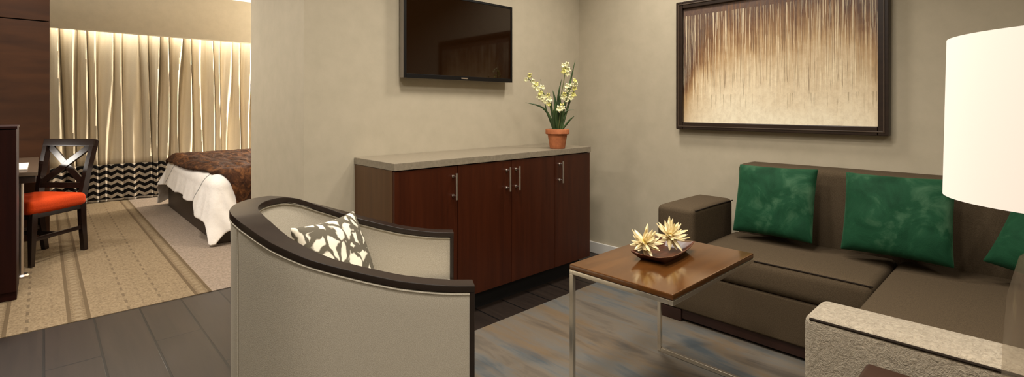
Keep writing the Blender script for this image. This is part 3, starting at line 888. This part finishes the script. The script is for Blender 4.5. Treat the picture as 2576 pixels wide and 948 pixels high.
place_pillow('pillow', 'green velvet pillow below the lamp shade, cut off by the photo edge', (2.89, -0.09, 0.688), 0.42, 0.42, 0.14, (-1, 0.25), 18, 14, VELVET, 37.0, 'green velvet pillows')

# ------------------------------------------------------------------ sectional sofa
sf = thing('sectional_sofa', 'taupe L-shaped sofa along the wall under the painting', 'sofa', (2.9, 0.4, ZR))
build('plinth', MB().box(2.585, 3.27, -0.6, 1.47, 0.025, 0.078, 0.003), PLINTH, sf)
build('foot', MB().box(2.575, 2.63, 1.36, 1.485, ZR, 0.0775, 0.004), PLINTH, sf)
build('foot', MB().box(3.2, 3.26, 1.36, 1.485, ZR, 0.0775, 0.004), PLINTH, sf)
build('foot', MB().box(1.62, 1.68, -0.5, -0.42, ZR, 0.0775, 0.004), PLINTH, sf)
build('foot', MB().box(1.62, 1.68, 0.36, 0.43, ZR, 0.0775, 0.004), PLINTH, sf)
build('base', MB().soft(2.570, 3.28, -0.60, 1.485, 0.078, 0.292, 0.012), SOFA_FABRIC, sf)
build('wing_base', MB().soft(1.60, 2.5695, -0.60, 0.445, 0.078, 0.292, 0.012), SOFA_FABRIC, sf)
# arm with its welt
build('arm', MB().soft(2.572, 3.085, 1.285, 1.510, 0.2925, 0.642, 0.030, crown=(0.004, 0, 0.006)), SOFA_FABRIC, sf)
build('back', MB().soft(3.085, 3.300, -0.60, 1.262, 0.2925, 0.858, 0.035, crown=(0.012, 0, 0.004)), SOFA_FABRIC, sf)
# seats
build('seat_cushion', MB().soft(2.560, 3.10, 0.474, 1.284, 0.293, 0.445, 0.036, crown=(0.008, 0, 0.010)), SOFA_FABRIC, sf)
build('seat_cushion', MB().soft(1.722, 3.10, -0.60, 0.468, 0.293, 0.448, 0.030, crown=(0, 0.006, 0.010)), SOFA_FABRIC, sf)
# piping on seats and arms (darker)
mb = MB()
mb.tube([(2.567, 1.278, 0.434), (2.564, 0.9, 0.437), (2.567, 0.48, 0.434)], 0.0035, 8)
mb.tube([(2.60, 1.290, 0.629), (2.85, 1.288, 0.632), (3.08, 1.288, 0.629)], 0.0035, 8)
build('piping', mb, SEAM, sf)
# end arm of the wing, lamplight painted in as a paler fabric
build('arm', MB().soft(1.548, 1.722, -0.60, 0.452, 0.079, 0.622, 0.026, crown=(0.004, 0.004, 0.006), nm=12), LAMPLIT_BOUCLE, sf, label='nubby end arm with lamplight painted into its paler fabric')
mb = MB(); mb.tube([(1.5525, 0.436, 0.611), (1.5495, 0.2, 0.613), (1.5495, -0.2, 0.613), (1.552, -0.58, 0.612)], 0.004, 8)
build('arm_piping', mb, SEAM, sf)
build('wing_back', MB().soft(1.724, 3.08, -0.82, -0.605, 0.079, 0.858, 0.035), SOFA_FABRIC, sf)

# ------------------------------------------------------------------ small C-shaped table
ct = thing('side_table', 'walnut topped C-shaped table on polished steel legs in front of the sofa', 'table', (1.87, 1.05, ZR))
TXa, TXb, TYa, TYb = 1.522, 2.205, 0.832, 1.280
build('tabletop', MB().box(TXa, TXb, TYa, TYb, 0.556, 0.577, 0.004), TABLE_WOOD, ct, label='glossy walnut tabletop')
mb = MB(); q = 0.018
fr0, fr1 = 0.538, 0.5555
mb.box(TXa, TXb, TYb - q, TYb, fr0, fr1, 0.002); mb.box(TXa, TXb, TYa, TYa + q, fr0, fr1, 0.002)
mb.box(TXa, TXa + q, TYa + q, TYb - q, fr0, fr1, 0.002); mb.box(TXb - q, TXb, TYa + q, TYb - q, fr0, fr1, 0.002)
mb.box(TXa + q, TXb - q, 1.04, 1.06, fr0 - 0.004, fr1, 0.002)
build('top_frame', mb, CHROME, ct)
for x in (TXa, TXb - q):
    build('leg', MB().box(x, x + q, TYb - q, TYb, ZR, fr0, 0.002), CHROME, ct)
for x in (TXa, TXb - q):
    build('base_bar', MB().box(x, x + q, TYa, TYb - q, ZR, ZR + q, 0.002), CHROME, ct)
build('base_bar', MB().box(TXa + q, TXb - q, TYa, TYa + q, ZR, ZR + q, 0.002), CHROME, ct)

# ------------------------------------------------------------------ tray with two star flowers
tr = thing('tray', 'small dark wooden boat-shaped tray on the walnut table', 'tray', (1.90, 1.08, 0.5775), math.radians(6))
mb = MB()
def trayp(sc, z, rise): 
    a, b = 0.150 * sc, 0.072 * sc
    P = []
    for (x0, y0, x1, y1) in ((-a, -b, a, -b), (a, -b, a, b), (a, b, -a, b), (-a, b, -a, -b)):
        for i in range(6):
            t = i / 6; x = x0 + (x1 - x0) * t; y = y0 + (y1 - y0) * t
            k = (abs(x) / a) ** 4 * (abs(y) / b) ** 4
            bow = 0.012 * (1 - (x / a) ** 2) * (1 if abs(abs(y) - b) < 1e-6 else 0)
            yy = y + math.copysign(bow, y) * sc
            P.append(Vector((x * (1 + 0.05 * k), yy, z + rise * k)))
    return P
rings = [trayp(0.70, 0.0, 0.0), trayp(0.74, 0.004, 0.0), trayp(0.95, 0.023, 0.006), trayp(1.0, 0.030, 0.010), trayp(0.95, 0.031, 0.010), trayp(0.72, 0.010, 0.0), trayp(0.66, 0.008, 0.0)]
R = [[mb.bm.verts.new(p) for p in r] for r in rings]
for A, B in zip(R, R[1:]):
    for i in range(len(A)): mb.face([A[i], A[(i + 1) % len(A)], B[(i + 1) % len(A)], B[i]])
mb.face(list(reversed(R[0]))); mb.face(R[-1])
build('tray_body', mb, TRAY_WOOD, tr, local=True)

def star(name, label, loc, R0, seed, tilt):
    rnd = random.Random(seed)
    t = thing(name, label, 'flower', loc, 0.0, 'star flowers in the tray')
    mb = MB(); mb.lathe([(0.0, -0.028), (0.014, -0.026), (0.022, -0.012), (0.020, 0.004), (0.012, 0.010), (0.0, 0.006)], 0, 0, 18)
    build('flower_centre', mb, STAR_C, t, local=True)
    layers = [(8, -0.42, 0.85), (10, 0.05, 1.0), (9, 0.5, 0.97), (6, 0.95, 0.85)]
    for n, el, sc in layers:
        off = rnd.random() * 6
        for k in range(n):
            th = off + k / n * 2 * PI + rnd.uniform(-.15, .15); e2 = el + rnd.uniform(-.2, .2)
            d = Vector((math.cos(th) * math.cos(e2), math.sin(th) * math.cos(e2), math.sin(e2)))
            sd = Vector((-math.sin(th), math.cos(th), 0)); up = d.cross(sd) * -1
            Lg = R0 * sc * rnd.uniform(0.85, 1.12); cl = rnd.uniform(-0.4, 0.15)
            m2 = MB(); rows = []
            N = 7
            for i in range(N + 1):
                s = i / N
                c = d * (0.012 + (Lg - 0.012) * s) + up * (cl * Lg * s * s) 
                ww = 0.0092 * (0.55 + 1.6 * s - 2.05 * s * s) + 0.0006
                hh = ww * 0.6
                rows.append([m2.bm.verts.new(c + sd * ww * a + up * hh * b) for a, b in ((-1, 0.25), (0, -0.6), (1, 0.25), (0, 0.35))])
            for A, B in zip(rows, rows[1:]):
                for j in range(4): m2.face([A[j], A[(j + 1) % 4], B[(j + 1) % 4], B[j]])
            m2.face(rows[0][::-1]); m2.face(rows[-1])
            build('petal', m2, STARP, t, local=True)
    t.rotation_euler = tilt
    return t
star('star_flower', 'pale gold spiky flower in the tray, the one nearer the sideboard', (1.815, 1.118, 0.640), 0.072, 4, (0.45, -0.45, 0.3))
star('star_flower', 'pale gold spiky flower in the tray, the taller one nearer the sofa', (1.962, 1.085, 0.648), 0.078, 9, (0.45, -0.35, 0.0))

# ------------------------------------------------------------------ end table and lamp
et = thing('end_table', 'reddish wooden end table under the lamp at the bottom edge', 'table', (1.2, -0.06, ZR))
build('tabletop', MB().box(0.93, 1.470, -0.36, 0.288, 0.548, 0.575, 0.008, 3), SIDE_TABLE_WOOD, et)
build('apron', MB().box(0.98, 1.42, -0.31, 0.238, 0.48, 0.5475, 0.003), SIDE_TABLE_WOOD, et)
for x in (1.0, 1.40):
    for y in (-0.29, 0.218):
        build('leg', MB().beam((x, y, 0.48), (x, y, ZR), 0.04, 0.04, up=(1, 0, 0), w2=0.026, h2=0.026), SIDE_TABLE_WOOD, et)
LX, LY = 1.205, -0.062
lp = thing('table_lamp', 'glowing white drum shade lamp on the end table at right', 'lamp', (LX, LY, 0.5755))
def V(prof): return [(r, z - 0.0) for r, z in prof]
mb = MB(); mb.lathe([(0.176, 1.320), (0.1815, 1.045), (0.1795, 1.045), (0.174, 1.320), (0.176, 1.320)], LX, LY, 72)
build('lamp_shade', mb, SHADE, lp, label='white drum shade, lit from inside')
mb = MB(); mb.lathe([(0.055, 0.596), (0.085, 0.60), (0.104, 0.65), (0.106, 0.72), (0.103, 0.80), (0.098, 0.88), (0.084, 0.945), (0.05, 0.985), (0.022, 1.0), (0.020, 1.02)], LX, LY, 48)
build('lamp_base', mb, SMOKY, lp, label='smoky translucent glass body')
mb = MB(); mb.lathe([(0.0, 0.5765), (0.075, 0.5765), (0.078, 0.582), (0.072, 0.596), (0.0, 0.5962)], LX, LY, 40)
build('lamp_foot', mb, STEEL, lp)
mb = MB(); mb.lathe([(0.0, 1.0195), (0.02, 1.02), (0.02, 1.085), (0.0, 1.0855)], LX, LY, 20)
mb.tube([(LX, LY, 1.08), (LX, LY, 1.10)], 0.008, 10)
build('socket', mb, STEEL, lp)
mb = MB(); mb.tube([(LX - 0.174, LY, 1.30), (LX + 0.174, LY, 1.30)], 0.0025, 8); mb.tube([(LX, LY - 0.174, 1.30), (LX, LY + 0.174, 1.30)], 0.0025, 8)
mb.tube([(LX + 0.021, LY, 1.06), (LX + 0.05, LY, 1.15), (LX + 0.04, LY, 1.25), (LX, LY, 1.298), (LX - 0.04, LY, 1.25), (LX - 0.05, LY, 1.15), (LX - 0.021, LY, 1.06)], 0.002, 8)
build('harp', mb, STEEL, lp)
mb = MB(); mb.lathe([(0.008, 1.10), (0.014, 1.115), (0.028, 1.145), (0.03, 1.165), (0.02, 1.19), (0.0, 1.197)], LX, LY, 24)
build('bulb', mb, BULB, lp)

# ------------------------------------------------------------------ lights
def light(name, typ, loc, energy, color, rot=(0, 0, 0), **kw):
    ld = bpy.data.lights.new(name, typ); ld.energy = energy; ld.color = color
    for k, v in kw.items(): setattr(ld, k, v)
    o = bpy.data.objects.new(name, ld); COL.objects.link(o); o.location = loc; o.rotation_euler = rot
    return o
WARM = (1.0, 0.93, 0.84); WARM2 = (1.0, 0.87, 0.70)
for i, (x, y, e) in enumerate(((0.5, 0.6, 30), (1.9, 0.8, 14), (1.3, 1.5, 26), (2.6, 1.75, 22), (-0.3, 2.7, 40), (1.3, -1.2, 16), (-1.2, -0.8, 26), (0.0, -1.6, 16))):
    light('downlight', 'AREA', (x, y, ZC - 0.02), e, WARM, size=0.35, shape='DISK', spread=math.radians(150))
for i, (x, y, e) in enumerate(((0.3, 4.3, 32), (2.2, 4.4, 16), (-1.6, 5.2, 18), (-0.2, 5.4, 22))):
    light('bedroom_downlight', 'AREA', (x, y, ZC - 0.02), e, WARM, size=0.3, shape='DISK', spread=math.radians(150))
light('soffit_wash', 'AREA', (1.2, 7.38, ZC - 0.03), 4, WARM, rot=(math.radians(48), 0, 0), shape='RECTANGLE', size=4.6, size_y=0.06)  # unseen strip light added to brighten the soffit face
light('cove_light', 'AREA', (1.5, 7.965, 2.29), 24, (1.0, 0.93, 0.82), rot=(0, 0, 0), shape='RECTANGLE', size=4.6, size_y=0.02)
light('curtain_side_light', 'POINT', (3.75, 7.64, 1.5), 520, WARM, shadow_soft_size=0.07)  # added side light without a fixture, brings out the curtain folds
light('chair_glare_light', 'POINT', (-0.96, 5.70, 1.0), 14, WARM, shadow_soft_size=0.11)  # added light without a fixture, makes the glare on the chair back
light('lamp_bulb', 'POINT', (LX, LY, 1.17), 16, WARM2, shadow_soft_size=0.035)

w = bpy.data.worlds.new('world'); scn.world = w; w.use_nodes = True
w.node_tree.nodes['Background'].inputs[0].default_value = (0.5, 0.45, 0.38, 1)
w.node_tree.nodes['Background'].inputs[1].default_value = 0.15

# ------------------------------------------------------------------ camera (level, lens shifted down)
cd = bpy.data.cameras.new('camera'); cam = bpy.data.objects.new('camera', cd); COL.objects.link(cam)
F_PX = 1248.0
cd.sensor_fit = 'HORIZONTAL'; cd.sensor_width = 36.0; cd.lens = 36.0 * F_PX / 2576.0
cd.shift_y = -(474.0 - 270.0) / 2576.0
cd.clip_start = 0.02
cam.location = (0, 0, 1.2)
cam.rotation_euler = (PI / 2, 0, math.atan2(0.7271657, 0.6864620) - PI / 2)
scn.camera = cam

scn.view_settings.view_transform = 'Standard'
scn.view_settings.look = 'None'
scn.view_settings.gamma = 1.0
scn.view_settings.use_curve_mapping = False
scn.view_settings.exposure = 0.0
